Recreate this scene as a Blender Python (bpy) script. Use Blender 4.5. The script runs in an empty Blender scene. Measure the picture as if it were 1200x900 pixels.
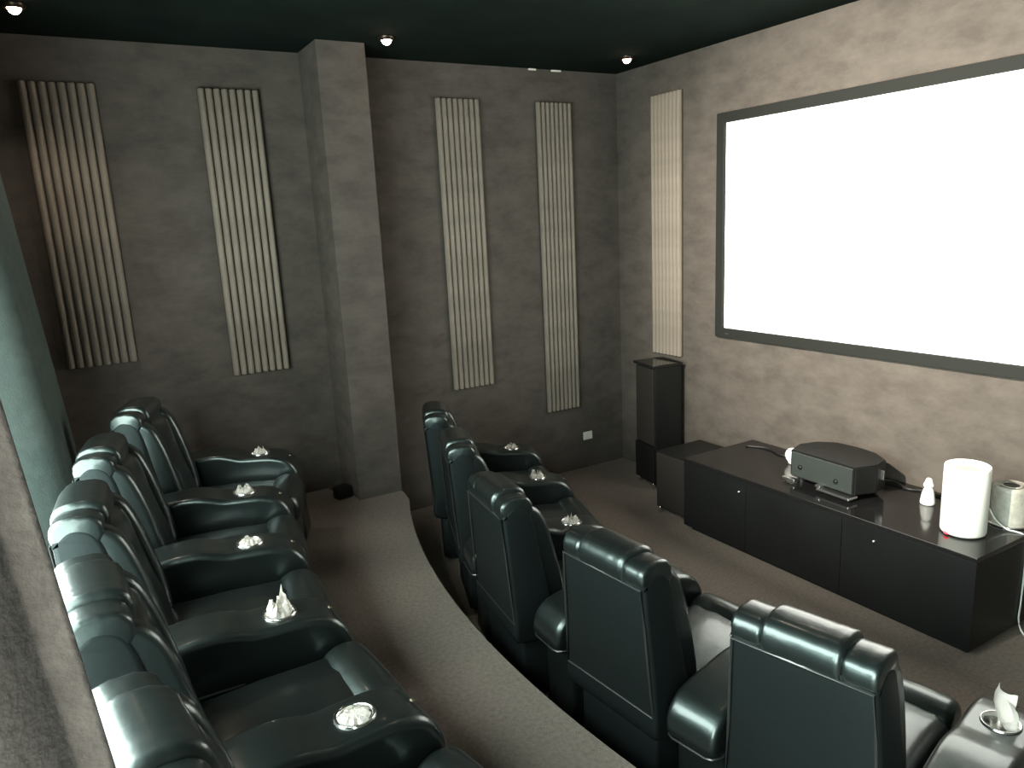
import bpy, bmesh, math, random
from mathutils import Vector, Matrix, noise

S = bpy.context.scene
COL = S.collection
PI = math.pi
random.seed(7)

# ------------------------------------------------------------------ camera, light, exposure
YAW, PITCH, ROLL, FPX = math.radians(30.089), math.radians(12.287), math.radians(2.854), 877.87
CAM_Z = 1.97
fwd = Vector((math.sin(YAW)*math.cos(PITCH), math.cos(YAW)*math.cos(PITCH), -math.sin(PITCH)))
right = Vector((math.cos(YAW), -math.sin(YAW), 0))
down = fwd.cross(right)
r_ = right*math.cos(ROLL) + down*math.sin(ROLL)
d_ = -right*math.sin(ROLL) + down*math.cos(ROLL)
cd = bpy.data.cameras.new('camera')
cd.sensor_width = 36.0
cd.lens = FPX/1200*36
cd.clip_start = 0.02
cam = bpy.data.objects.new('camera', cd)
COL.objects.link(cam)
cam.matrix_world = Matrix(((r_.x, -d_.x, -fwd.x, 0), (r_.y, -d_.y, -fwd.y, 0), (r_.z, -d_.z, -fwd.z, CAM_Z), (0, 0, 0, 1)))
S.camera = cam

world = bpy.data.worlds.new('world')
S.world = world
world.use_nodes = True
world.node_tree.nodes['Background'].inputs[0].default_value = (0.72, 0.86, 0.92, 1)
world.node_tree.nodes['Background'].inputs[1].default_value = 0.25

def area(name, loc, rot, sx, sy, power, col):
    l = bpy.data.lights.new(name, 'AREA')
    l.shape = 'RECTANGLE'; l.size = sx; l.size_y = sy; l.energy = power; l.color = col
    o = bpy.data.objects.new(name, l); COL.objects.link(o)
    o.location = loc; o.rotation_euler = rot
    return o
# daylight coming in through the open terrace doorway in the rear wall, beside and behind the viewer
WIN_Y0, WIN_Y1, WIN_Z0, WIN_Z1 = -1.2, 3.22, 0.55, 2.4
area('doorway_daylight', (-0.50, (WIN_Y0+WIN_Y1)/2, (WIN_Z0+WIN_Z1)/2), (0, -PI/2, 0), WIN_Z1-WIN_Z0, WIN_Y1-WIN_Y0, 430, (0.87, 1.0, 0.95)).data.spread = math.radians(170)

S.view_settings.view_transform = 'Standard'
S.view_settings.look = 'None'
S.view_settings.exposure = 0.0
S.view_settings.gamma = 1.0
S.view_settings.use_curve_mapping = False

# ------------------------------------------------------------------ helpers
def obj(name, me, mat=None, parent=None, loc=None, rot=None, smooth=False):
    if isinstance(me, bmesh.types.BMesh):
        bm = me; me = bpy.data.meshes.new(name); bm.normal_update(); bm.to_mesh(me); bm.free()
        if smooth:
            for p in me.polygons: p.use_smooth = True
    if mat is not None and not me.materials: me.materials.append(mat)
    o = bpy.data.objects.new(name, me); COL.objects.link(o)
    if parent: o.parent = parent
    if loc: o.location = loc
    if rot: o.rotation_euler = rot
    return o
def tag(o, label=None, cat=None, group=None, kind=None):
    for k, v in (('label', label), ('category', cat), ('group', group), ('kind', kind)):
        if v: o[k] = v
    return o
def thing(name, label, cat, loc=(0, 0, 0), rz=0, group=None):
    o = bpy.data.objects.new(name, None); COL.objects.link(o)
    o.empty_display_size = 0.1
    o.location = loc; o.rotation_euler = (0, 0, rz)
    return tag(o, label, cat, group)

def box(bm, x0, x1, y0, y1, z0, z1, mat4=None):
    vs = [bm.verts.new((x, y, z)) for x in (x0, x1) for y in (y0, y1) for z in (z0, z1)]
    if mat4 is not None:
        for v in vs: v.co = mat4 @ v.co
    for q in ((0, 1, 3, 2), (4, 6, 7, 5), (0, 4, 5, 1), (2, 3, 7, 6), (0, 2, 6, 4), (1, 5, 7, 3)):
        bm.faces.new([vs[i] for i in q])
    return vs
def boxm(*a, bev=0, seg=2):
    bm = bmesh.new(); box(bm, *a)
    bmesh.ops.recalc_face_normals(bm, faces=bm.faces)
    if bev: bmesh.ops.bevel(bm, geom=bm.edges[:], offset=bev, segments=seg, affect='EDGES', profile=0.5)
    return bm
def rbox(hx, hy, hz, r, inner=4, nr=3, fn=None):
    """rounded box centred on the origin; fn(co)->co for a later bulge"""
    def cs(h):
        a = [-h + r*k/nr for k in range(nr)]
        b = [-(h-r) + 2*(h-r)*k/inner for k in range(inner+1)]
        return a + b + [-x for x in reversed(a)]
    X, Y, Z = cs(hx), cs(hy), cs(hz)
    bm = bmesh.new()
    def face(U, V, mk, flip):
        g = [[bm.verts.new(mk(u, v)) for v in V] for u in U]
        for i in range(len(U)-1):
            for j in range(len(V)-1):
                q = [g[i][j], g[i+1][j], g[i+1][j+1], g[i][j+1]]
                bm.faces.new(q[::-1] if flip else q)
    face(X, Y, lambda u, v: (u, v, hz), False); face(X, Y, lambda u, v: (u, v, -hz), True)
    face(Y, Z, lambda u, v: (hx, u, v), False); face(Y, Z, lambda u, v: (-hx, u, v), True)
    face(X, Z, lambda u, v: (u, hy, v), True); face(X, Z, lambda u, v: (u, -hy, v), False)
    bmesh.ops.remove_doubles(bm, verts=bm.verts, dist=1e-6)
    for v in bm.verts:
        p = v.co
        q = Vector((max(-hx+r, min(hx-r, p.x)), max(-hy+r, min(hy-r, p.y)), max(-hz+r, min(hz-r, p.z))))
        d = p - q
        if d.length > 1e-9: v.co = q + d.normalized()*r
        if fn: v.co = fn(v.co.copy())
    return bm
def smooth_loop(pts, n=6):
    out = []
    L = len(pts)
    for i in range(L):
        p0, p1, p2, p3 = (Vector(pts[(i+k) % L]) for k in (-1, 0, 1, 2))
        for t in range(n):
            s = t/n
            out.append(0.5*((2*p1) + (p2-p0)*s + (2*p0-5*p1+4*p2-p3)*s*s + (3*p1-p0-3*p2+p3)*s**3))
    return out
def loft(profile, w, r, nr=4, wmap=None, crown=0.0):
    """closed profile in XZ (counter-clockwise), extruded over y in [-w/2, w/2] with rounded rims.  crown: bulge across the width"""
    P = [Vector((p[0], p[1])) for p in profile]; L = len(P)
    N = []
    for i in range(L):
        t = (P[(i+1) % L]-P[i-1])
        t = t.normalized() if t.length > 1e-9 else Vector((1, 0))
        N.append(Vector((t.y, -t.x)))
    area2 = sum(P[i].x*P[(i+1) % L].y-P[(i+1) % L].x*P[i].y for i in range(L))
    if area2 < 0: N = [-n for n in N]
    sl = []
    for k in range(nr+1):
        a = PI/2*k/nr
        sl.append((-w/2 + r*(1-math.sin(a)), r*(1-math.cos(PI/2-a)) if False else r*(1-math.sin(PI/2-(PI/2-a))) ))
    sl = [(-w/2 + r*(1-math.cos(PI/2*k/nr)), r*(1-math.sin(PI/2*k/nr))) for k in range(nr+1)]
    mid = [(-(w/2-r)+2*(w/2-r)*k/4, 0) for k in (1, 2, 3)]
    sl = sl + mid + [(-y, e) for y, e in reversed(sl)]
    bm = bmesh.new(); rings = []
    for y, e in sl:
        c = crown*(1-(2*y/w)**2)
        ring = []
        for p, n in zip(P, N):
            q = p - n*(e-c)
            s = wmap(q.x, q.y) if wmap else 1
            ring.append(bm.verts.new((q.x, y*s, q.y)))
        rings.append(ring)
    for a, b in zip(rings, rings[1:]):
        for i in range(L):
            j = (i+1) % L
            bm.faces.new((a[i], a[j], b[j], b[i]))
    bm.faces.new(rings[0][::-1]); bm.faces.new(rings[-1])
    bmesh.ops.recalc_face_normals(bm, faces=bm.faces)
    return bm
def lathe(prof, seg=32, axis='Z', cap=True):
    """prof: list of (radius, height)"""
    bm = bmesh.new(); rings = []
    for r, h in prof:
        if r < 1e-6:
            rings.append([bm.verts.new((0, 0, h))])
        else:
            rings.append([bm.verts.new((r*math.cos(2*PI*i/seg), r*math.sin(2*PI*i/seg), h)) for i in range(seg)])
    for a, b in zip(rings, rings[1:]):
        for i in range(seg):
            j = (i+1) % seg
            if len(a) == 1 and len(b) > 1: bm.faces.new((a[0], b[j], b[i]))
            elif len(b) == 1 and len(a) > 1: bm.faces.new((a[i], a[j], b[0]))
            elif len(a) > 1: bm.faces.new((a[i], a[j], b[j], b[i]))
    if cap:
        if len(rings[0]) > 1: bm.faces.new(rings[0][::-1])
        if len(rings[-1]) > 1: bm.faces.new(rings[-1])
    bmesh.ops.recalc_face_normals(bm, faces=bm.faces)
    return bm
def tube(pts, r, seg=8, closed=False, bm=None):
    bm = bm or bmesh.new()
    P = [Vector(p) for p in pts]; rings = []
    for i, p in enumerate(P):
        if closed: t = P[(i+1) % len(P)]-P[i-1]
        else: t = P[min(i+1, len(P)-1)]-P[max(i-1, 0)]
        t.normalize()
        up = Vector((0, 0, 1)) if abs(t.z) < 0.9 else Vector((1, 0, 0))
        a = t.cross(up).normalized(); b = a.cross(t)
        rings.append([bm.verts.new(p + a*r*math.cos(2*PI*k/seg) + b*r*math.sin(2*PI*k/seg)) for k in range(seg)])
    n = len(rings)
    for i in range(n if closed else n-1):
        A, B = rings[i], rings[(i+1) % n]
        for k in range(seg):
            bm.faces.new((A[k], A[(k+1) % seg], B[(k+1) % seg], B[k]))
    if not closed:
        bm.faces.new(rings[0][::-1]); bm.faces.new(rings[-1])
    bmesh.ops.recalc_face_normals(bm, faces=bm.faces)
    return bm
def catmull(pts, n=8):
    P = [Vector(p) for p in pts]; P = [2*P[0]-P[1]] + P + [2*P[-1]-P[-2]]
    out = []
    for i in range(1, len(P)-2):
        p0, p1, p2, p3 = P[i-1:i+3]
        for k in range(n):
            s = k/n
            out.append(0.5*((2*p1)+(p2-p0)*s+(2*p0-5*p1+4*p2-p3)*s*s+(3*p1-p0-3*p2+p3)*s**3))
    return out + [P[-2]]

# ------------------------------------------------------------------ materials
def mat(name, col, rough=0.5, metal=0, spec=0.5, coat=0, coat_r=0.1, noise_amt=0, nscale=30, bump=0, bscale=60, emit=None, estr=0,
        sheen=0, detail=4, stretch=(1, 1, 1), col2=None, trans=0, tint=None):
    m = bpy.data.materials.new(name); m.use_nodes = True
    nt = m.node_tree; b = nt.nodes['Principled BSDF']
    b.inputs['Base Color'].default_value = (*col, 1)
    b.inputs['Roughness'].default_value = rough
    b.inputs['Metallic'].default_value = metal
    b.inputs['Specular IOR Level'].default_value = spec
    if tint: b.inputs['Specular Tint'].default_value = (*tint, 1)
    b.inputs['Coat Weight'].default_value = coat
    b.inputs['Coat Roughness'].default_value = coat_r
    b.inputs['Sheen Weight'].default_value = sheen
    b.inputs['Transmission Weight'].default_value = trans
    if emit:
        b.inputs['Emission Color'].default_value = (*emit, 1); b.inputs['Emission Strength'].default_value = estr
    tc = nt.nodes.new('ShaderNodeTexCoord')
    mp = nt.nodes.new('ShaderNodeMapping'); mp.inputs['Scale'].default_value = stretch
    nt.links.new(tc.outputs['Object'], mp.inputs[0])
    if noise_amt or col2:
        n = nt.nodes.new('ShaderNodeTexNoise'); n.inputs['Scale'].default_value = nscale; n.inputs['Detail'].default_value = detail
        n.inputs['Roughness'].default_value = 0.65
        nt.links.new(mp.outputs[0], n.inputs['Vector'])
        rp = nt.nodes.new('ShaderNodeValToRGB')
        c2 = col2 or tuple(c*(1+noise_amt) for c in col)
        c1 = tuple(c*(1-noise_amt) for c in col) if not col2 else col
        rp.color_ramp.elements[0].position = 0.32; rp.color_ramp.elements[0].color = (*c1, 1)
        rp.color_ramp.elements[1].position = 0.68; rp.color_ramp.elements[1].color = (*c2, 1)
        nt.links.new(n.outputs[0], rp.inputs[0]); nt.links.new(rp.outputs[0], b.inputs['Base Color'])
    if bump:
        n2 = nt.nodes.new('ShaderNodeTexNoise'); n2.inputs['Scale'].default_value = bscale; n2.inputs['Detail'].default_value = 5
        nt.links.new(mp.outputs[0], n2.inputs['Vector'])
        bp = nt.nodes.new('ShaderNodeBump'); bp.inputs['Strength'].default_value = bump; bp.inputs['Distance'].default_value = 0.01
        nt.links.new(n2.outputs[0], bp.inputs['Height']); nt.links.new(bp.outputs[0], b.inputs['Normal'])
    return m
M = {}
M['wall'] = mat('suede_wallpaper', (0.080, 0.070, 0.060), rough=0.95, spec=0.1, noise_amt=0.22, nscale=5, detail=9, stretch=(1, 1, 1.9), bump=0.25, bscale=140)
M['ceiling'] = mat('black_ceiling', (0.006, 0.010, 0.008), rough=0.95, spec=0.05, noise_amt=0.25, nscale=3)
M['carpet'] = mat('taupe_carpet', (0.195, 0.17, 0.145), rough=1.0, spec=0.02, noise_amt=0.2, nscale=60, detail=8, bump=0.5, bscale=300)
M['leather'] = mat('black_leather', (0.004, 0.0056, 0.0054), rough=0.36, spec=0.75, coat=0.45, coat_r=0.14, tint=(0.78, 1.0, 0.96), bump=0.12, bscale=22)
M['leather_back'] = mat('black_leather_panel', (0.005, 0.0068, 0.0068), rough=0.48, spec=0.22, tint=(0.78, 1.0, 0.98), bump=0.06, bscale=60)
M['piping'] = mat('leather_piping', (0.016, 0.018, 0.017), rough=0.3, spec=0.8)
M['rib'] = mat('ribbed_grey_fabric', (0.215, 0.185, 0.15), rough=0.95, spec=0.1, noise_amt=0.18, nscale=12, detail=8, stretch=(1, 1, 0.4), bump=0.3, bscale=160)
M['screen'] = mat('lit_projection_screen', (0.8, 0.8, 0.8), rough=0.9, spec=0.0, emit=(1.0, 0.97, 0.92), estr=1.7)
M['velvet'] = mat('black_velvet_frame', (0.012, 0.013, 0.011), rough=0.8, spec=0.2)
M['gloss'] = mat('black_gloss_lacquer', (0.009, 0.009, 0.009), rough=0.13, spec=0.5, noise_amt=0.2, nscale=4)
M['door'] = mat('black_satin_lacquer', (0.006, 0.0068, 0.0068), rough=0.45, spec=0.3, noise_amt=0.15, nscale=3)
M['speaker'] = mat('black_ash_cabinet', (0.007, 0.0075, 0.007), rough=0.45, spec=0.3, noise_amt=0.2, nscale=25, stretch=(1, 1, 0.1))
M['grille'] = mat('speaker_grille_cloth', (0.022, 0.020, 0.017), rough=0.9, spec=0.1, bump=0.2, bscale=300)
M['chrome'] = mat('polished_steel', (0.75, 0.76, 0.74), rough=0.18, metal=1)
M['silver'] = mat('silver_trim', (0.7, 0.71, 0.69), rough=0.3, metal=1, bump=0.05)
M['tissue'] = mat('white_tissue', (0.86, 0.83, 0.78), rough=0.9, spec=0.1, bump=0.3, bscale=60)
M['white'] = mat('white_plastic', (0.86, 0.86, 0.80), rough=0.4, spec=0.4, noise_amt=0.03, nscale=6)
M['white_mesh'] = mat('white_speaker_cloth', (0.82, 0.83, 0.75), rough=0.75, spec=0.2, bump=0.1, bscale=250)
M['grey_mesh'] = mat('grey_translucent_plastic', (0.34, 0.34, 0.29), rough=0.4, spec=0.5, noise_amt=0.25, nscale=20, bump=0.1, bscale=60)
M['dark_hole'] = mat('dark_plastic', (0.05, 0.05, 0.045), rough=0.5)
M['cable_white'] = mat('white_cable_sheath', (0.62, 0.66, 0.62), rough=0.45)
M['cable_black'] = mat('black_cable_sheath', (0.01, 0.01, 0.01), rough=0.5)
M['curtain'] = mat('brown_felt_curtain', (0.064, 0.053, 0.046), rough=1.0, spec=0.05, noise_amt=0.22, nscale=28, detail=9, bump=0.3, bscale=110, sheen=0.2)
M['curtain2'] = mat('teal_blackout_curtain', (0.085, 0.112, 0.103), rough=0.9, spec=0.15, noise_amt=0.12, nscale=20, detail=6, bump=0.2, bscale=150)
M['bulb'] = mat('lit_lamp_face', (1, 1, 1), emit=(1.0, 0.72, 0.48), estr=26)
M['lamp_ring'] = mat('dark_bronze_ring', (0.05, 0.035, 0.025), rough=0.35, metal=0.8)
M['red_led'] = mat('red_indicator', (0.5, 0.02, 0.03), emit=(1, 0.05, 0.08), estr=4)
M['white_led'] = mat('pale_indicator', (0.8, 0.8, 0.8), emit=(0.9, 1, 0.95), estr=1.0)
M['plate'] = mat('white_wall_plate', (0.75, 0.73, 0.66), rough=0.4)
M['frame'] = mat('grey_aluminium_frame', (0.3, 0.31, 0.31), rough=0.4, metal=0.7)
M['panel_back'] = mat('dark_grey_panel_backing', (0.06, 0.053, 0.043), rough=0.95, spec=0.1, noise_amt=0.15, nscale=20)
M['speaker_front'] = mat('grey_green_gloss_panel', (0.030, 0.036, 0.033), rough=0.25, spec=0.5)  # lighter green-grey base stands in for the reflection on the front
M['button'] = mat('bronze_button', (0.10, 0.085, 0.06), rough=0.35, metal=0.6)

# ------------------------------------------------------------------ room shell
XS, YF, XB, YN, H = 3.757, 4.704, -0.42, -1.6, 3.0
PZ = 0.30           # raised rear platform
def struct(name, bm, m, label=None):
    o = obj(name, bm, m); o['kind'] = 'structure'
    if label: o['label'] = label
    return o
struct('floor', boxm(XB-0.2, XS+0.2, YN-0.2, YF+0.2, -0.12, 0), M['carpet'], 'taupe carpet of the lower floor in front of the console')
struct('ceiling', boxm(XB-0.2, XS+0.2, YN-0.2, YF+0.2, H, H+0.12), M['ceiling'], 'matte black ceiling with small downlights')
struct('wall_far', boxm(XB-0.2, XS+0.2, YF, YF+0.15, 0, H), M['wall'], 'dark suede side wall with ribbed panels')
struct('wall_screen', boxm(XS, XS+0.15, YN-0.2, YF, 0, H), M['wall'], 'taupe suede wall behind the projection screen')
struct('wall_near', boxm(XB-0.2, XS, YN-0.15, YN, 0, H), M['wall'])
bm = bmesh.new()
box(bm, XB-0.15, XB, WIN_Y1, YF, 0, H); box(bm, XB-0.15, XB, YN, WIN_Y0, 0, H)
box(bm, XB-0.15, XB, WIN_Y0, WIN_Y1, WIN_Z1, H); box(bm, XB-0.15, XB, WIN_Y0, WIN_Y1, 0, WIN_Z0)
struct('wall_rear', bm, M['wall'])
struct('wall_pillar', boxm(1.375, 1.66, 4.352, YF, PZ, H), M['wall'], 'square pillar covered in the same suede wallpaper')
# curved platform
cx, cy, R = 6.5, 2.2, 5.25
bm = bmesh.new(); edge = []
for k in range(49):
    y = YN + (YF-YN)*k/48
    edge.append((min(cx-math.sqrt(R*R-(y-cy)**2), 1.659), y))
poly = [(XB, YN)] + edge + [(XB, YF)]
lo = [bm.verts.new((x, y, 0)) for x, y in poly]; hi = [bm.verts.new((x, y, PZ)) for x, y in poly]
bm.faces.new(hi); bm.faces.new(lo[::-1])
for i in range(len(poly)):
    j = (i+1) % len(poly); bm.faces.new((lo[i], lo[j], hi[j], hi[i]))
bmesh.ops.recalc_face_normals(bm, faces=bm.faces)
plat = struct('floor_platform', bm, M['carpet'], 'raised carpeted platform with a curved front edge')
# doorway frame (behind and beside the viewer)
fr = bpy.data.objects.new('door_1', None); COL.objects.link(fr); fr['kind'] = 'structure'; fr['label'] = 'aluminium terrace door frame in the rear wall'
for nm, a in (('jamb', (XB-0.10, XB-0.04, WIN_Y0, WIN_Y0+0.06, WIN_Z0, WIN_Z1)), ('jamb', (XB-0.10, XB-0.04, WIN_Y1-0.06, WIN_Y1, WIN_Z0, WIN_Z1)),
              ('head', (XB-0.10, XB-0.04, WIN_Y0+0.06, WIN_Y1-0.06, WIN_Z1-0.06, WIN_Z1)), ('mullion', (XB-0.08, XB-0.05, 0.65, 0.71, WIN_Z0, WIN_Z1-0.06))):
    obj(nm, boxm(*a, bev=0.004), M['frame'], fr)

# ------------------------------------------------------------------ recliner prototype meshes (x forward, y left, origin below the rear top seam)
def mesh_of(name, bm, m, smooth=True):
    me = bpy.data.meshes.new(name); bm.normal_update(); bm.to_mesh(me); bm.free(); me.materials.append(m)
    if smooth:
        for p in me.polygons: p.use_smooth = True
        try: me.set_sharp_from_angle(angle=math.radians(55))
        except Exception: pass
    return me
CUPX, ARMW, ARMTOP = 0.555, 0.185, 0.525
def wrinkle(bm, amp, sc, seed):
    for v in bm.verts:
        p = v.co*sc + Vector((seed, seed*0.7, 0))
        v.co += v.normal*amp*noise.noise(p)
    return bm
def build_meshes(W):
    D = {}
    # shell of the back: leather panel seen from behind
    prof = [(0.030, 0.30), (0.022, 0.42), (0.012, 0.62), (0.001, 0.825), (0.008, 0.845), (0.05, 0.875), (0.105, 0.86), (0.135, 0.80), (0.155, 0.66), (0.18, 0.50), (0.20, 0.32)]
    prof = [(p.x, p.y) for p in smooth_loop(prof, 4)]
    wm = lambda z: 1.13-0.15*max(0, min(1, (z-0.32)/0.5))
    D['backrest'] = mesh_of('backrest', loft(prof, W, 0.018, wmap=lambda x, z: wm(z)), M['leather_back'])
    # piping along the rear panel: bottom, top and both sides
    def rearx(z): return 0.029*(0.83-z)/0.53 - 0.003
    hw = lambda z: (W/2-0.010)*wm(z)
    loop = [Vector((rearx(0.83), y, 0.83)) for y in (hw(0.83), hw(0.83)*0.5, 0, -hw(0.83)*0.5, -hw(0.83))]
    loop += [Vector((rearx(z), -hw(z), z)) for z in (0.7, 0.55)]
    loop += [Vector((rearx(0.385), y, 0.385)) for y in (-hw(0.385), 0, hw(0.385))]
    loop += [Vector((rearx(z), hw(z), z)) for z in (0.55, 0.7)]
    D['piping'] = mesh_of('piping', tube(loop, 0.0042, 6, closed=True), M['piping'])
    # headrest: lower ends and a raised middle pillow, wrapped over the top of the back
    def roll(y0, y1, rx, rz, c, seed):
        n = 22; seg = 32; bm = bmesh.new(); rings = []
        for k in range(n+1):
            t = -1 + 2*k/n
            y = (y0+y1)/2 + (y1-y0)/2*math.copysign(abs(t)**0.72, t)
            e = min(abs(y-y0), abs(y1-y)); s = min(1, e/0.016); f = 0.80+0.20*math.sqrt(max(0, 1-(1-s)**2))
            ring = []
            for i in range(seg):
                a = 2*PI*i/seg
                f2 = f*(1+0.018*noise.noise(Vector((y*40+seed, a*1.5, 0))) + 0.030*(1-s)*math.sin(11*a+seed))
                cxs, szs = math.cos(a), math.sin(a)
                rr = 1/((abs(cxs)**2.6+abs(szs)**2.6)**(1/2.6))
                ring.append(bm.verts.new((c[0]+rx*f2*rr*cxs, y, c[1]+rz*f2*rr*szs)))
            rings.append(ring)
        for A, B in zip(rings, rings[1:]):
            for i in range(seg): bm.faces.new((A[i], A[(i+1) % seg], B[(i+1) % seg], B[i]))
        bm.faces.new(rings[0][::-1]); bm.faces.new(rings[-1]); bmesh.ops.recalc_face_normals(bm, faces=bm.faces)
        return bm
    e = W*0.485; mI = W*0.27
    D['headrest_end_l'] = mesh_of('headrest_end', roll(mI-0.004, e, 0.070, 0.052, (0.066, 0.855), 1), M['leather'])
    D['headrest_end_r'] = mesh_of('headrest_end', roll(-e, -mI+0.004, 0.070, 0.052, (0.066, 0.855), 4), M['leather'])
    D['headrest_pillow'] = mesh_of('headrest_pillow', roll(-mI, mI, 0.078, 0.064, (0.070, 0.858), 7), M['leather'])
    # inner cushions of the back
    pc = [(0.12, 0.40), (0.24, 0.40), (0.255, 0.47), (0.225, 0.58), (0.20, 0.68), (0.175, 0.79), (0.14, 0.83), (0.08, 0.80)]
    pc = [(p.x, p.y) for p in smooth_loop(pc, 4)]
    D['back_cushion'] = mesh_of('back_cushion', loft(pc, W*0.60, 0.025, crown=0.010), M['leather'])
    pb = [(0.12, 0.38), (0.25, 0.40), (0.262, 0.47), (0.24, 0.60), (0.205, 0.74), (0.165, 0.83), (0.10, 0.86), (0.06, 0.80)]
    pb = [(p.x, p.y) for p in smooth_loop(pb, 4)]
    D['side_bolster'] = mesh_of('side_bolster', loft(pb, W*0.18, 0.02, crown=0.004), M['leather'])
    # base, seat, knee roll, footrest
    D['base'] = mesh_of('base', boxm(0.06, 0.70, -W*0.47, W*0.47, 0.03, 0.31, bev=0.015), M['leather_back'])
    def bul(co):
        u = co.x/0.25; v = co.y/(W*0.48)
        if co.z > 0: co.z += 0.028*(1-min(1, u*u))*(1-min(1, v*v))
        return co
    bm = rbox(0.245, W*0.46, 0.065, 0.045, inner=6, fn=bul); bmesh.ops.translate(bm, verts=bm.verts, vec=(0.45, 0, 0.345))
    bm.normal_update(); wrinkle(bm, 0.006, 14, 3)
    D['seat_cushion'] = mesh_of('seat_cushion', bm, M['leather'])
    pk = [(0.60, 0.30), (0.70, 0.27), (0.765, 0.31), (0.775, 0.37), (0.74, 0.425), (0.68, 0.435), (0.625, 0.40)]
    D['knee_roll'] = mesh_of('knee_roll', loft([(p.x, p.y) for p in smooth_loop(pk, 4)], W*0.92, 0.03, crown=0.006), M['leather'])
    bm = rbox(0.03, W*0.45, 0.11, 0.025, inner=4); bmesh.ops.translate(bm, verts=bm.verts, vec=(0.72, 0, 0.155))
    D['footrest'] = mesh_of('footrest', bm, M['leather'])
    bm = boxm(0.16, 0.64, -W*0.4, W*0.4, 0, 0.03)
    D['plinth'] = mesh_of('plinth', bm, M['velvet'], False)
    return D
def arm_mesh():
    pa = [(0.085, 0.02), (0.083, 0.15), (0.082, 0.28), (0.081, 0.350), (0.074, 0.373), (0.040, 0.380), (0.026, 0.395), (0.024, 0.430), (0.040, 0.475), (0.085, 0.513), (0.16, 0.532), (0.24, 0.544), (0.32, 0.552), (0.38, 0.550), (0.43, 0.538), (0.475, 0.526),
          (0.55, 0.524), (0.63, 0.520), (0.70, 0.497), (0.745, 0.44), (0.76, 0.36), (0.755, 0.2), (0.75, 0.02), (0.55, 0.018), (0.35, 0.018), (0.2, 0.018)]
    pa = [(p.x, max(0.0, p.y)) for p in smooth_loop(pa, 4)]
    bm = loft(pa, ARMW, 0.024, nr=5)
    me = bpy.data.meshes.new('armrest'); bm.to_mesh(me); bm.free()
    o = bpy.data.objects.new('tmp_arm', me); COL.objects.link(o)
    cbm = lathe([(0.043, ARMTOP-0.075), (0.043, ARMTOP+0.05)], 32)
    cme = bpy.data.meshes.new('tmp_cut'); cbm.to_mesh(cme); cbm.free()
    c = bpy.data.objects.new('tmp_cut', cme); COL.objects.link(c); c.location = (CUPX, 0, 0)
    md = o.modifiers.new('b', 'BOOLEAN'); md.operation = 'DIFFERENCE'; md.object = c; md.solver = 'EXACT'
    bpy.context.view_layer.update()
    dg = bpy.context.evaluated_depsgraph_get()
    res = bpy.data.meshes.new_from_object(o.evaluated_get(dg))
    for t in (o, c): bpy.data.objects.remove(t, do_unlink=True)
    bpy.data.meshes.remove(me); bpy.data.meshes.remove(cme)
    res.name = 'armrest'; res.materials.clear(); res.materials.append(M['leather'])
    for p in res.polygons: p.use_smooth = True
    try: res.set_sharp_from_angle(angle=math.radians(50))
    except Exception: pass
    return res
ARM = arm_mesh()
ARMPIPE = mesh_of('piping', tube([(x, sg*y, 0.382) for x, y, sg in ((0.42, ARMW/2+0.001, 1), (0.2, ARMW/2+0.001, 1), (0.06, ARMW/2, 1), (0.034, ARMW/2-0.012, 1), (0.026, ARMW/2-0.03, 1), (0.026, ARMW/2-0.03, -1), (0.034, ARMW/2-0.012, -1), (0.06, ARMW/2, -1), (0.2, ARMW/2+0.001, -1), (0.42, ARMW/2+0.001, -1))], 0.0038, 6), M['piping'])
CUP = mesh_of('cup_holder', lathe([(0.0, -0.066), (0.036, -0.066), (0.040, -0.058), (0.0415, 0.0), (0.044, 0.004), (0.049, 0.0045), (0.052, 0.001), (0.051, -0.004), (0.0426, -0.004), (0.0418, -0.068), (0.0, -0.07)], 36, cap=False), M['chrome'])
BTN = mesh_of('recline_button', lathe([(0.0, 0.003), (0.006, 0.003), (0.008, 0.001), (0.008, -0.003), (0.0, -0.003)], 14, cap=False), M['button'])

def make_recliner(W, armoff, label, group):
    t = thing('recliner', label, 'recliner', group=group)
    D = build_meshes(W)
    b = obj('backrest', D['backrest'], None, t)
    obj('piping', D['piping'], None, b)
    obj('headrest_end', D['headrest_end_l'], None, t); obj('headrest_end', D['headrest_end_r'], None, t)
    obj('headrest_pillow', D['headrest_pillow'], None, t)
    obj('back_cushion', D['back_cushion'], None, t)
    for s in (-1, 1): obj('side_bolster', D['side_bolster'], None, t, loc=(0, s*W*0.385, 0))
    obj('base', D['base'], None, t); obj('plinth', D['plinth'], None, t)
    obj('seat_cushion', D['seat_cushion'], None, t); obj('knee_roll', D['knee_roll'], None, t); obj('footrest', D['footrest'], None, t)
    add_arm(t, armoff)
    return t
def add_arm(t, off, rz=0):
    a = obj('armrest', ARM, None, t, loc=(0, off, 0), rot=(0, 0, rz))
    obj('piping', ARMPIPE, None, a)
    c = obj('cup_holder', CUP, None, a, loc=(CUPX, 0, ARMTOP)); c['label'] = 'polished steel cup holder ring'
    obj('recline_button', BTN, None, a, loc=(CUPX+0.155, 0.0, 0.497), rot=(0, 0.55, 0))
    return a
def dup(root):
    r = root.copy(); COL.objects.link(r)
    for ch in root.children:
        c = ch.copy(); COL.objects.link(c); c.parent = r
        for g in ch.children:
            d = g.copy(); COL.objects.link(d); d.parent = c
    return r

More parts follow.
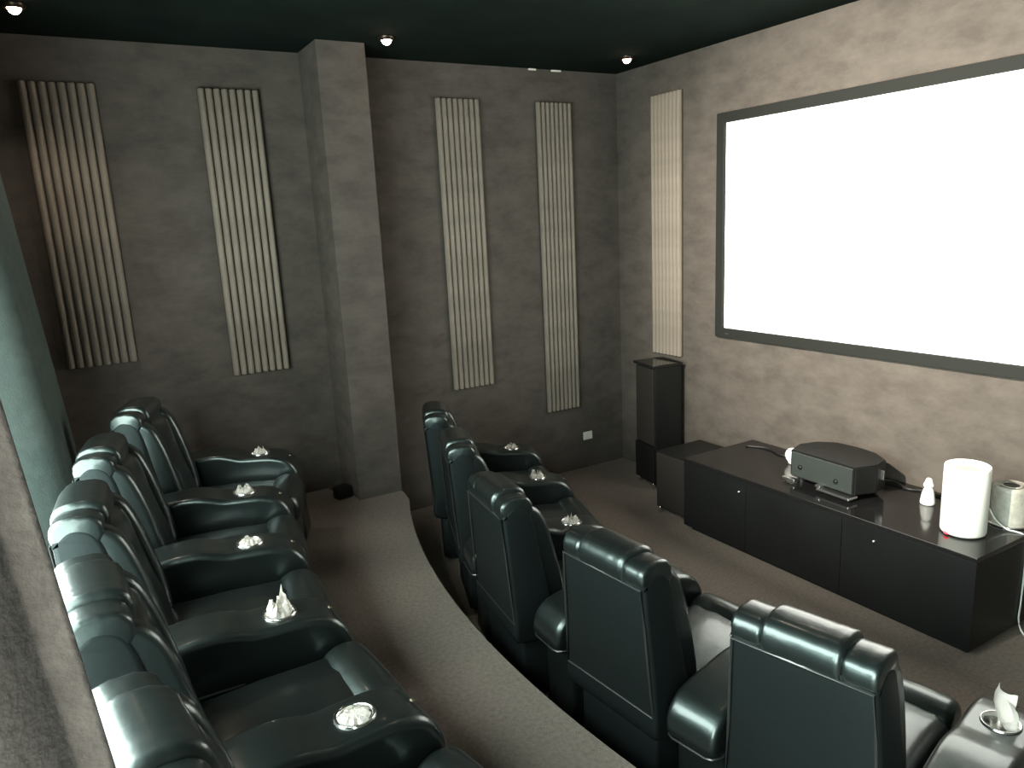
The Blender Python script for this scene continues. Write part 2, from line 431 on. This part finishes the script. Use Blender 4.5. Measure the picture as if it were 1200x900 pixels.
cups = []   # world positions of the cup holders
def seat_row(specs, W, armoff, z, group):
    proto = None
    for i, (x, y, ang, label, extra) in enumerate(specs):
        if proto is None: o = proto = make_recliner(W, armoff, label, group)
        else: o = dup(proto)
        o['label'] = label
        o.location = (x, y, z); o.rotation_euler = (0, 0, ang)
        m = Matrix.Translation((x, y, z)) @ Matrix.Rotation(ang, 4, 'Z')
        cups.append(m @ Vector((CUPX, armoff, ARMTOP)))
        prev = specs[i-1][2] if i else ang + (ang-specs[1][2])
        arm = next(ch for ch in o.children if ch.name.startswith('armrest'))
        da = (prev-ang)/2; arm.rotation_euler = (0, 0, da)
        arm.location = (CUPX-CUPX*math.cos(da), armoff-CUPX*math.sin(da), 0)
        specs_extra.append((o, extra, m))
specs_extra = []
# rear row on the platform, placed between neighbouring armrests
cL = [(.78, 4.01), (.58, 3.42), (.47, 2.82), (.41, 2.21), (.44, 1.59), (.52, .99)]
labL = ['farthest black leather recliner of the rear row, beside the two-panel side wall',
        'black leather recliner of the rear row, second from the side wall',
        'middle black leather recliner of the rear row on the platform',
        'black leather recliner of the rear row whose armrest cup holds a peaked tissue',
        'nearest black leather recliner of the rear row, next to the brown curtain']
rear = []
for i in range(5):
    a, b = Vector((*cL[i], 0)), Vector((*cL[i+1], 0)); mid = (a+b)/2; t = (b-a).normalized(); f = Vector((-t.y, t.x, 0))
    p = mid - f*(CUPX+(0.03, 0.03, 0.02, 0.0, 0.0)[i])
    rear.append((p.x, p.y, math.atan2(f.y, f.x), labL[i], i == 4))
seat_row(rear, 0.405, 0.305, PZ, 'rear row of recliners on the platform')
front = [(1.700, 4.00, -0.40, 'farthest black leather recliner of the front row, near the side wall', False),
         (1.530, 3.37, -0.33, 'black leather recliner of the front row, second from the side wall', False),
         (1.345, 2.60, -0.13, 'middle black leather recliner of the front row', False),
         (1.370, 1.845, 0.08, 'black leather recliner of the front row with open gap to the nearest one', False),
         (1.457, 1.130, 0.22, 'nearest black leather recliner of the front row, at the lower right', True)]
seat_row(front, 0.405, 0.31, 0.0, 'front row of recliners below the platform')
for o, extra, m in specs_extra:
    if extra:
        off = -0.305 if o.location.z > 0.1 else -0.33
        add_arm(o, off)
        cups.append(m @ Vector((CUPX, off, ARMTOP)))

# ------------------------------------------------------------------ tissues in the cup holders
def crumple(seed, r, h, peak):
    """a tuft of tissue: pleated sheet rising from the cup with ragged, uneven tips"""
    rnd = random.Random(seed)
    n = 22; bm = bmesh.new(); rings = []
    tips = [h*rnd.uniform(0.35, 1.0)*(1.0 if k % 3 else 1.25) for k in range(n)]
    p0 = rnd.randrange(n)
    for k in range(-1, 3): tips[(p0+k) % n] *= 1+peak*(1, 2, 1.6, 0.7)[k+1]/1.6
    q0 = (p0+n//2+2) % n
    for k in range(2): tips[(q0+k) % n] *= 1+0.55*peak
    for lv in range(6):
        v = lv/5; ring = []
        for k in range(n):
            a = 2*PI*k/n + 0.12*noise.noise(Vector((seed, k*0.7, v*3)))
            rr = r*(0.80+0.24*math.sin(PI*min(1, v*1.3))+(0.16 if k % 2 else -0.14)*v-0.18*v*v) + r*0.10*noise.noise(Vector((k*1.3, v*4, seed)))
            ring.append(bm.verts.new((rr*math.cos(a), rr*math.sin(a), -0.012+(tips[k]+0.012)*v)))
        rings.append(ring)
    for A, B in zip(rings, rings[1:]):
        for k in range(n): bm.faces.new((A[k], A[(k+1) % n], B[(k+1) % n], B[k]))
    # crumpled filling inside the tuft
    inner = [[bm.verts.new((r*f*0.82*math.cos(2*PI*k/n), r*f*0.82*math.sin(2*PI*k/n), h*0.22*rnd.uniform(0.2, 1.2))) for k in range(n)] for f in (1.0, 0.55)]
    ce = bm.verts.new((0, 0, h*0.3))
    for k in range(n):
        bm.faces.new((inner[0][k], inner[0][(k+1) % n], inner[1][(k+1) % n], inner[1][k])); bm.faces.new((inner[1][k], inner[1][(k+1) % n], ce))
    bmesh.ops.solidify(bm, geom=bm.faces[:], thickness=0.0015)
    return bm
cup_names = [('farthest rear recliner', 0.032, 0.026, 0.4), ('second rear recliner from the side wall', 0.036, 0.032, 0.4), ('middle rear recliner', 0.038, 0.018, 0.0),
             ('rear recliner nearest but one, with a tall peak', 0.037, 0.044, 0.55), ('nearest rear recliner, pressed flat into the cup', 0.036, 0.008, 0.0),
             ('farthest front recliner', 0.034, 0.03, 0.3), ('second front recliner from the side wall', 0.036, 0.034, 0.5), ('middle front recliner', 0.036, 0.026, 0.2),
             ('front recliner with the open gap beside it', 0.03, 0.018, 0.2)]
for i, (nm, r, h, sp) in enumerate(cup_names):
    c = cups[i]
    o = obj('tissue', crumple(i+2, r, h, sp), M['tissue'], loc=(c.x, c.y, c.z+0.002), smooth=False)
    lab = 'crumpled white tissue in the cup holder of the ' + nm
    tag(o, lab if len(lab.split()) <= 16 else 'white tissue in the cup of the ' + nm, 'tissue', 'tissues in the cup holders')
# folded sheets standing up out of the nearest front cup
def sheet(w, l, bend, curl, seed):
    bm = bmesh.new(); n, m_ = 10, 10; g = []
    for i in range(n+1):
        row = []
        for j in range(m_+1):
            u, v = i/n-0.5, j/m_
            a = bend*v
            x = l*(math.sin(a)/bend if abs(bend) > 1e-3 else v)
            z = l*((1-math.cos(a))/bend if abs(bend) > 1e-3 else 0)
            y = u*w*(1-0.25*v) + 0.004*math.sin(7*v+seed)
            z += curl*(u*u)*w + 0.003*noise.noise(Vector((u*9, v*7, seed)))
            row.append(bm.verts.new((x, y, z)))
        g.append(row)
    for i in range(n):
        for j in range(m_): bm.faces.new((g[i][j], g[i+1][j], g[i+1][j+1], g[i][j+1]))
    bmesh.ops.solidify(bm, geom=bm.faces[:], thickness=0.0015)
    return bm
c = cups[-1]
t = thing('folded_tissue', 'large folded white tissue standing out of the nearest front armrest cup', 'tissue', (c.x, c.y, c.z-0.01))
obj('tissue_sheet', sheet(0.09, 0.105, 0.6, 0.8, 1), M['tissue'], t, loc=(0.012, 0.0, 0.0), rot=(0.15, -1.2, 2.6), smooth=True)
obj('tissue_sheet', sheet(0.085, 0.09, 1.3, -0.5, 5), M['tissue'], t, loc=(0.0, -0.005, 0.004), rot=(0.0, -0.9, -0.7), smooth=True)

# ------------------------------------------------------------------ ribbed wall panels
def ribbed_panel(width, height, n, label, loc, rz):
    t = thing('acoustic_panel', label, 'wall panel', loc, rz, 'ribbed wall panels')
    obj('backing', boxm(0, width, -0.012, 0, 0, height), M['panel_back'], t)
    w = width/n; bm = bmesh.new(); seg = 10; rings = []
    for z, s in ((0, 0.86), (0.004, 1), (height-0.004, 1), (height, 0.86)):
        rings.append([bm.verts.new((w/2+(w*0.44)*s*math.cos(PI*k/seg), -0.012-(w*0.70)*s*math.sin(PI*k/seg), z)) for k in range(seg+1)])
    for a, b in zip(rings, rings[1:]):
        for k in range(seg): bm.faces.new((a[k], a[k+1], b[k+1], b[k]))
        bm.faces.new((a[seg], a[0], b[0], b[seg]))
    bm.faces.new(rings[0][::-1]); bm.faces.new(rings[-1]); bmesh.ops.recalc_face_normals(bm, faces=bm.faces)
    me = mesh_of('rib', bm, M['rib'])
    for k in range(n): obj('rib', me, None, t, loc=(k*w, 0, 0))
    return t
TOP = 2.775
for x0, x1, zb, lab in ((-0.07, 0.28, 1.30, 'leftmost ribbed grey fabric panel, beside the curtain'),
                        (0.78, 1.12, 1.14, 'ribbed grey fabric panel just left of the pillar'),
                        (2.24, 2.565, 0.82, 'ribbed grey fabric panel just right of the pillar'),
                        (3.02, 3.32, 0.52, 'longest ribbed grey fabric panel, above the white wall socket')):
    ribbed_panel(x1-x0, TOP-zb, 8, lab, (x0, YF-0.002, zb), 0)
ribbed_panel(0.30, TOP-0.95, 8, 'ribbed grey fabric panel on the screen wall, above the tower speaker', (XS-0.002, 4.29, 0.95), -PI/2)

# ------------------------------------------------------------------ projection screen
sy1, sz0, sz1 = 3.64, 1.14, 2.57
bw = 0.062; sy0 = sy1-(sz1-sz0-2*bw)*16/9-2*bw
t = thing('projection_screen', 'large glowing white projection screen in a black velvet frame', 'projection screen', (XS, (sy0+sy1)/2, sz0))
hy, hh = (sy1-sy0)/2, sz1-sz0
o = obj('screen_surface', boxm(-0.022, -0.002, -hy+bw*0.6, hy-bw*0.6, bw*0.6, hh-bw*0.6), M['screen'], t); o['label'] = 'bright white projected picture'
for nm, a in (('frame_bar', (-0.045, -0.001, -hy, -hy+bw, 0, hh)), ('frame_bar', (-0.045, -0.001, hy-bw, hy, 0, hh)),
              ('frame_bar', (-0.045, -0.001, -hy+bw, hy-bw, 0, bw)), ('frame_bar', (-0.045, -0.001, -hy+bw, hy-bw, hh-bw, hh))):
    obj(nm, boxm(*a, bev=0.003), M['velvet'], t)
obj('maker_badge', boxm(-0.048, -0.044, hy-0.125, hy-0.095, 0.024, 0.032), M['silver'], t)

# ------------------------------------------------------------------ console with doors
CX, CY0, CY1, CH = 3.14, 1.56, 3.33, 0.475
t = thing('media_console', 'long low black lacquer console under the projection screen', 'console', ((CX+XS)/2, (CY0+CY1)/2, 0))
ox, oy = (CX+XS)/2, (CY0+CY1)/2
def cbox(name, x0, x1, y0, y1, z0, z1, m, bev=0.003, par=None):
    return obj(name, boxm(x0-ox, x1-ox, y0-oy, y1-oy, z0, z1, bev=bev), m, par or t)
cbox('carcass', CX+0.02, XS-0.01, CY0+0.004, CY1-0.004, 0.03, CH-0.022, M['door'])
cbox('top', CX-0.004, XS-0.005, CY0, CY1, CH-0.022, CH, M['gloss'])
cbox('plinth', CX+0.04, XS-0.02, CY0+0.03, CY1-0.03, 0, 0.03, M['velvet'])
seams = (CY0, 2.21, 2.83, CY1)
for k in range(3):
    d = cbox('door', CX, CX+0.018, seams[k]+0.0015, seams[k+1]-0.0015, 0.034, CH-0.024, M['door'], 0.001)
    if k != 1:
        bm = lathe([(0.0, 0.0), (0.003, 0.0), (0.003, 0.006), (0.0045, 0.009), (0.0035, 0.013), (0, 0.014)], 12, cap=False)
        kb = obj('knob', bm, M['white'], d, smooth=True); kb.rotation_euler = (0, -PI/2, 0)
        kb.location = (CX-ox, (2.03, 0, 2.873)[k]-oy, 0.388)
CT = CH

# ------------------------------------------------------------------ things on the console
# black trapezoid centre unit with chamfered back corners
def prism(outline, z0, z1, bev=0.004):
    bm = bmesh.new(); lo = [bm.verts.new((x, y, z0)) for x, y in outline]; hi = [bm.verts.new((x, y, z1)) for x, y in outline]
    bm.faces.new(hi); bm.faces.new(lo[::-1]); n = len(outline)
    for i in range(n): bm.faces.new((lo[i], lo[(i+1) % n], hi[(i+1) % n], hi[i]))
    bmesh.ops.recalc_face_normals(bm, faces=bm.faces)
    if bev: bmesh.ops.bevel(bm, geom=bm.edges[:], offset=bev, segments=2, affect='EDGES')
    return bm
t = thing('center_speaker', 'black boxy centre speaker with rounded rear and silver strip, on the console', 'speaker', (3.43, 2.465, CT), -0.04)
out = [(-0.13, -0.215), (-0.135, 0.19), (-0.02, 0.235), (0.09, 0.21), (0.165, 0.13), (0.18, 0.0), (0.165, -0.12), (0.10, -0.225), (0.0, -0.25)]
obj('housing', prism(out, 0.034, 0.185, 0.006), M['speaker'], t)
obj('front_panel', boxm(-0.1385, -0.131, -0.205, 0.18, 0.042, 0.177, bev=0.002), M['speaker_front'], t)
for yy, zz in ((0.12, 0.10), (-0.11, 0.085)):
    bm = lathe([(0, 0.010), (0.010, 0.009), (0.013, 0.004), (0.013, 0.0), (0, 0)], 18, cap=False)
    obj('dial', bm, M['speaker'], t, loc=(-0.1385, yy, zz), rot=(0, -PI/2, 0), smooth=True)
st = obj('silver_strip', boxm(-0.172, -0.10, -0.215, -0.015, 0.016, 0.028, bev=0.002), M['silver'], t); st['label'] = 'bright silver strip'
obj('latch', boxm(-0.165, -0.128, -0.032, 0.0, 0.029, 0.042, bev=0.002), M['silver'], t)
obj('latch', boxm(-0.160, -0.128, 0.14, 0.225, 0.012, 0.026, bev=0.002), M['silver'], t)
for fx, fy in ((-0.09, 0.15), (-0.09, -0.17), (0.10, 0.11), (0.09, -0.14)):
    obj('foot', lathe([(0.017, 0), (0.017, 0.028), (0.013, 0.032)], 14), M['cable_black'], t, loc=(fx, fy, 0), smooth=False)
obj('side_light', boxm(0.03, 0.036, -0.262, -0.236, 0.10, 0.15, bev=0.001), M['silver'], t)  # small silver tick on the right face

bm = lathe([(0.0, 0.0), (0.016, 0.0), (0.019, 0.004), (0.024, 0.016), (0.031, 0.026), (0.036, 0.040), (0.036, 0.052), (0.031, 0.066), (0.020, 0.077), (0.008, 0.081), (0, 0.0815)], 28, cap=False)
t = thing('dome_camera', 'small round white ball behind the left end of the centre speaker', 'ball', (3.55, 2.845, CT))
t.scale = (1.2, 1.2, 1.2)
obj('ball_shell', bm, M['white'], t, smooth=True)
obj('foot_ring', lathe([(0.021, 0), (0.021, 0.004), (0.017, 0.006)], 24), M['dark_hole'], t)

t = thing('bottle', 'small white pawn-shaped bottle left of the white cylinder', 'bottle', (3.56, 2.03, CT))
t.scale = (1.2, 1.2, 1.2)
obj('body', lathe([(0.0, 0), (0.026, 0), (0.029, 0.004), (0.029, 0.012), (0.024, 0.045), (0.018, 0.066), (0.013, 0.072), (0.0, 0.072)], 26, cap=False), M['white'], t, smooth=True)
obj('cap', lathe([(0.0, 0.072), (0.013, 0.072), (0.020, 0.078), (0.0205, 0.086), (0.015, 0.096), (0.013, 0.104), (0.009, 0.112), (0, 0.115)], 24, cap=False), M['white'], t, smooth=True)

t = thing('wireless_speaker', 'tall bright white cylinder with recessed top, near the console corner', 'speaker', (3.36, 1.745, CT))
CR = 0.094
obj('body', lathe([(0.0, 0.004), (CR-0.010, 0.004), (CR-0.003, 0.008), (CR, 0.016), (CR, 0.312), (CR-0.002, 0.320), (CR-0.007, 0.323), (CR-0.012, 0.320), (CR-0.016, 0.308), (CR-0.022, 0.300), (0, 0.299)], 48, cap=False), M['white_mesh'], t, smooth=True)
obj('top_plate', lathe([(0.0, 0.302), (0.061, 0.302), (0.062, 0.2995), (0, 0.2995)], 40, cap=False), M['grey_mesh'], t)
obj('base_foot', lathe([(CR-0.014, 0), (CR-0.014, 0.004)], 40), M['dark_hole'], t)
bm = boxm(-0.004, 0.004, -0.010, 0.010, -0.004, 0.004, bev=0.001)
a = math.radians(165); o = obj('indicator', bm, M['red_led'], t, loc=((CR+0.001)*math.cos(a), (CR+0.001)*math.sin(a), 0.012), rot=(0, 0, a)); o['label'] = 'small red indicator light'

t = thing('plastic_jar', 'grey translucent drum with a ringed open top, right of the white cylinder', 'jar', (3.62, 1.68, CT))
JR = 0.078
obj('body', lathe([(0, 0.0), (JR, 0), (JR+0.003, 0.006), (JR+0.001, 0.012), (JR-0.002, 0.165), (JR-0.004, 0.186), (JR-0.008, 0.189), (JR-0.014, 0.185), (0.046, 0.182), (0, 0.182)], 40, cap=False), M['grey_mesh'], t, smooth=True)
obj('top_ring', lathe([(0.034, 0.182), (0.045, 0.182), (0.046, 0.187), (0.043, 0.190), (0.034, 0.187)], 32, cap=False), M['grey_mesh'], t, smooth=True)
obj('core_hole', lathe([(0.0, 0.1845), (0.033, 0.1845), (0.033, 0.1815), (0, 0.1815)], 28, cap=False), M['dark_hole'], t)
obj('base_rim', lathe([(JR+0.004, 0.0), (JR+0.009, 0.002), (JR+0.008, 0.008), (JR+0.002, 0.009)], 40, cap=False), M['silver'], t, smooth=True)

pts = [(3.52, 1.72, CT+0.085), (3.505, 1.68, CT+0.045), (3.515, 1.635, CT+0.012), (3.53, 1.60, CT+0.006), (3.54, 1.572, CT-0.004), (3.545, 1.563, CT-0.05), (3.55, 1.560, 0.30), (3.54, 1.557, 0.15), (3.53, 1.552, 0.05), (3.50, 1.50, 0.008), (3.42, 1.35, 0.006)]
tag(obj('power_cable', tube(catmull(pts), 0.0038, 8), M['cable_white'], smooth=True), 'thin white cable hanging over the right end of the console', 'cable')
pts = [(3.60, 3.25, CT+0.006), (3.66, 3.12, CT+0.008), (3.62, 2.98, CT+0.006), (3.69, 2.85, CT+0.012), (3.66, 2.72, CT+0.006), (3.62, 2.60, CT+0.006)]  # wavy dark strand along the back edge of the console
tag(obj('power_cable', tube(catmull(pts), 0.006, 8), M['cable_black'], smooth=True), 'black cable lying along the back of the console left of the centre speaker', 'cable')
pts = [(3.63, 2.40, CT+0.006), (3.69, 2.30, CT+0.015), (3.66, 2.20, CT+0.007), (3.70, 2.12, CT+0.007), (3.67, 1.95, CT+0.007), (3.71, 1.85, CT+0.007)]  # second dark strand, right of the centre speaker
tag(obj('power_cable', tube(catmull(pts), 0.006, 8), M['cable_black'], smooth=True), 'black cable lying behind the small white bottle', 'cable')

# ------------------------------------------------------------------ speakers beside the console
t = thing('tower_speaker', 'tall narrow black tower speaker in the corner below the ribbed panel', 'speaker', (3.455, 3.97, 0), -0.18)
TW, TD, TH = 0.255, 0.235, 0.925
obj('cabinet', boxm(0.012, TD, 0.004, TW, 0.03, TH-0.02, bev=0.005), M['speaker'], t)
obj('top_plate', boxm(-0.012, TD+0.004, -0.006, TW+0.008, TH-0.02, TH, bev=0.003), M['gloss'], t)
obj('grille', boxm(0.0, 0.012, 0.012, TW-0.008, 0.33, TH-0.03, bev=0.003), M['grille'], t)
obj('lower_panel', boxm(-0.008, 0.012, 0.0, TW, 0.045, 0.32, bev=0.004), M['speaker'], t)
def feet(t, pts):
    for x, y in pts:
        obj('foot', lathe([(0.0, 0), (0.006, 0), (0.013, 0.012), (0.013, 0.042), (0.009, 0.047), (0, 0.048)], 14, cap=False), M['chrome'], t, loc=(x, y, 0), smooth=True)
feet(t, [(0.008, 0.03), (0.008, TW-0.03), (TD-0.02, 0.03), (TD-0.02, TW-0.03)])
t = thing('subwoofer', 'low black subwoofer box on steel feet at the left end of the console', 'speaker', (3.20, 3.36, 0), 0.0)
obj('cabinet', boxm(0.010, 0.40, 0, 0.30, 0.035, 0.43, bev=0.006), M['speaker'], t)
obj('grille', boxm(-0.004, 0.010, 0.010, 0.29, 0.05, 0.42, bev=0.004), M['grille'], t)
feet(t, [(0.01, 0.03), (0.01, 0.27), (0.37, 0.03), (0.37, 0.27)])

# ------------------------------------------------------------------ small wall and ceiling fittings
t = thing('wall_socket', 'small white socket plate low on the side wall under the longest panel', 'socket', (3.40, YF, 0.262))
obj('plate', boxm(-0.042, 0.042, -0.010, 0, -0.032, 0.032, bev=0.003), M['plate'], t)
for xx in (-0.02, 0.02): obj('socket_hole', boxm(xx-0.008, xx+0.008, -0.0115, -0.0095, -0.008, 0.008, bev=0.001), M['plate'], t)
for i, (x, y, e, tilt, lab) in enumerate(((-0.02, 4.15, 18, 0, 'small warm downlight in the ceiling above the leftmost ribbed panel'), (1.73, 4.19, 2.5, 0, 'small downlight in the ceiling right of the pillar'),
                         (3.44, 4.19, 4, 0, 'small warm downlight in the ceiling corner by the screen wall'),
                         (2.95, 2.45, 5, 0, 'downlight in the ceiling in front of the left half of the screen'), (2.95, 0.75, 5, 0, 'downlight in the ceiling in front of the right end of the screen'),  # these two and the next are added out of view, for more light
                         (1.73, 2.10, 5, 0, 'downlight in the middle of the ceiling above the front row'))):
    t = thing('downlight', lab, 'downlight', (x, y, H), 0, 'ceiling downlights')
    obj('trim_ring', lathe([(0.030, -0.001), (0.030, -0.016), (0.036, -0.018), (0.046, -0.010), (0.048, 0.0)], 28, cap=False), M['lamp_ring'], t, smooth=True)
    obj('lamp_face', lathe([(0.0, -0.040), (0.012, -0.038), (0.022, -0.030), (0.028, -0.018), (0.029, -0.002), (0, -0.002)], 24, cap=False), M['bulb'], t, smooth=True)
    l = bpy.data.lights.new('downlight_beam', 'SPOT'); l.energy = e; l.color = (1.0, 0.85, 0.70); l.spot_size = math.radians(110); l.spot_blend = 0.8; l.shadow_soft_size = 0.02
    lo_ = bpy.data.objects.new('downlight_beam', l); COL.objects.link(lo_); lo_.parent = t; lo_.location = (0, 0, -0.055); lo_.rotation_euler = (0, tilt, 0)
for k, (x0, x1) in enumerate(((2.98, 3.04), (3.17, 3.25))):  # short white strips along the joint of wall and ceiling
    o = obj('trim_%d' % (k+1), boxm(x0, x1, YF-0.012, YF-0.001, H-0.012, H-0.002), M['plate']); o['kind'] = 'structure'; o['label'] = 'short chipped white gap at the ceiling line'

t = thing('adapter_box', 'small black adapter box on the platform at the foot of the pillar', 'box', (1.305, 4.47, PZ), 0.2)  # small dark lump with a thin cord
obj('body', rbox(0.05, 0.04, 0.04, 0.012, inner=2), M['speaker'], t, loc=(0, 0, 0.041), smooth=True)
obj('cord', tube(catmull([(0.0, 0.035, 0.03), (0.01, 0.08, 0.012), (0.03, 0.13, 0.006), (0.02, 0.20, 0.006)]), 0.004, 6), M['cable_black'], t, smooth=True)
# projector added out of view; its spot brightens the screen wall
t = thing('ceiling_projector', 'black projector hung from the ceiling above the rear row', 'projector', (-0.05, 1.75, 2.72))
obj('housing', boxm(-0.20, 0.14, -0.20, 0.20, -0.07, 0.08, bev=0.015), M['speaker'], t)
obj('ceiling_mount', boxm(-0.06, 0.0, -0.03, 0.03, 0.08, 0.28), M['speaker'], t)
obj('lens_barrel', lathe([(0.045, 0.0), (0.045, 0.03), (0.036, 0.034), (0.034, 0.02), (0.0, 0.018)], 28, cap=False), M['dark_hole'], t, loc=(0.14, 0.0, 0.0), rot=(0, PI/2, 0), smooth=True)
l = bpy.data.lights.new('projector_beam', 'SPOT'); l.energy = 2400; l.color = (1.0, 0.91, 0.80); l.spot_size = math.radians(62); l.spot_blend = 1.0; l.shadow_soft_size = 0.03
lo_ = bpy.data.objects.new('projector_beam', l); COL.objects.link(lo_); lo_.parent = t; lo_.location = (0.19, 0, 0)
lo_.rotation_euler = (Vector((XS, 2.42, 1.75))-Vector((0.14, 1.75, 2.72))).to_track_quat('-Z', 'Y').to_euler()

# ------------------------------------------------------------------ curtains
def curtain(path, z0, z1, amp, wl, lean, thick, zref):
    P = catmull([Vector((*p, 0)) for p in path], 24)
    L = [0]
    for a, b in zip(P, P[1:]): L.append(L[-1]+(b-a).length)
    bm = bmesh.new(); g = []; nz = 26
    for k in range(nz+1):
        z = z0+(z1-z0)*k/nz; row = []
        for i, p in enumerate(P):
            t = (P[min(i+1, len(P)-1)]-P[max(i-1, 0)]).normalized(); n = Vector((t.y, -t.x, 0))
            ph = 2*PI*L[i]/wl
            am = amp*(0.75+0.25*(1-k/nz))*(0.8+0.3*noise.noise(Vector((L[i]*3, 0, z*0.4))))
            q = p + n*am*math.sin(ph+0.5*noise.noise(Vector((L[i]*2, z*0.5, 3)))) + t*0.25*amp*math.sin(2*ph)
            dz = max(z, 0.9)
            q = q + Vector((1, 0, 0))*lean*(zref-dz)
            row.append(bm.verts.new((q.x, q.y, z)))
        g.append(row)
    for a, b in zip(g, g[1:]):
        for i in range(len(P)-1): bm.faces.new((a[i], a[i+1], b[i+1], b[i]))
    bmesh.ops.recalc_face_normals(bm, faces=bm.faces)
    bmesh.ops.solidify(bm, geom=bm.faces[:], thickness=thick)
    return bm
o = obj('curtain', curtain([(-0.170, 4.66), (-0.165, 4.3), (-0.165, 3.95), (-0.18, 3.62), (-0.235, 3.44), (-0.39, 3.36)], PZ+0.01, 2.97, 0.010, 0.24, 0.075, 0.006, 1.75), M['curtain2'], smooth=True)
tag(o, 'dark teal curtain behind the rear row, its edge lit by daylight', 'curtain')
o = obj('curtain', curtain([(-0.045, 0.74), (-0.12, 0.71), (-0.22, 0.69), (-0.37, 0.69)], PZ+0.01, 2.97, 0.016, 0.12, 0.09, 0.006, 1.66), M['curtain'], smooth=True)
tag(o, 'nearest mottled brown felt curtain hanging at the lower left', 'curtain')
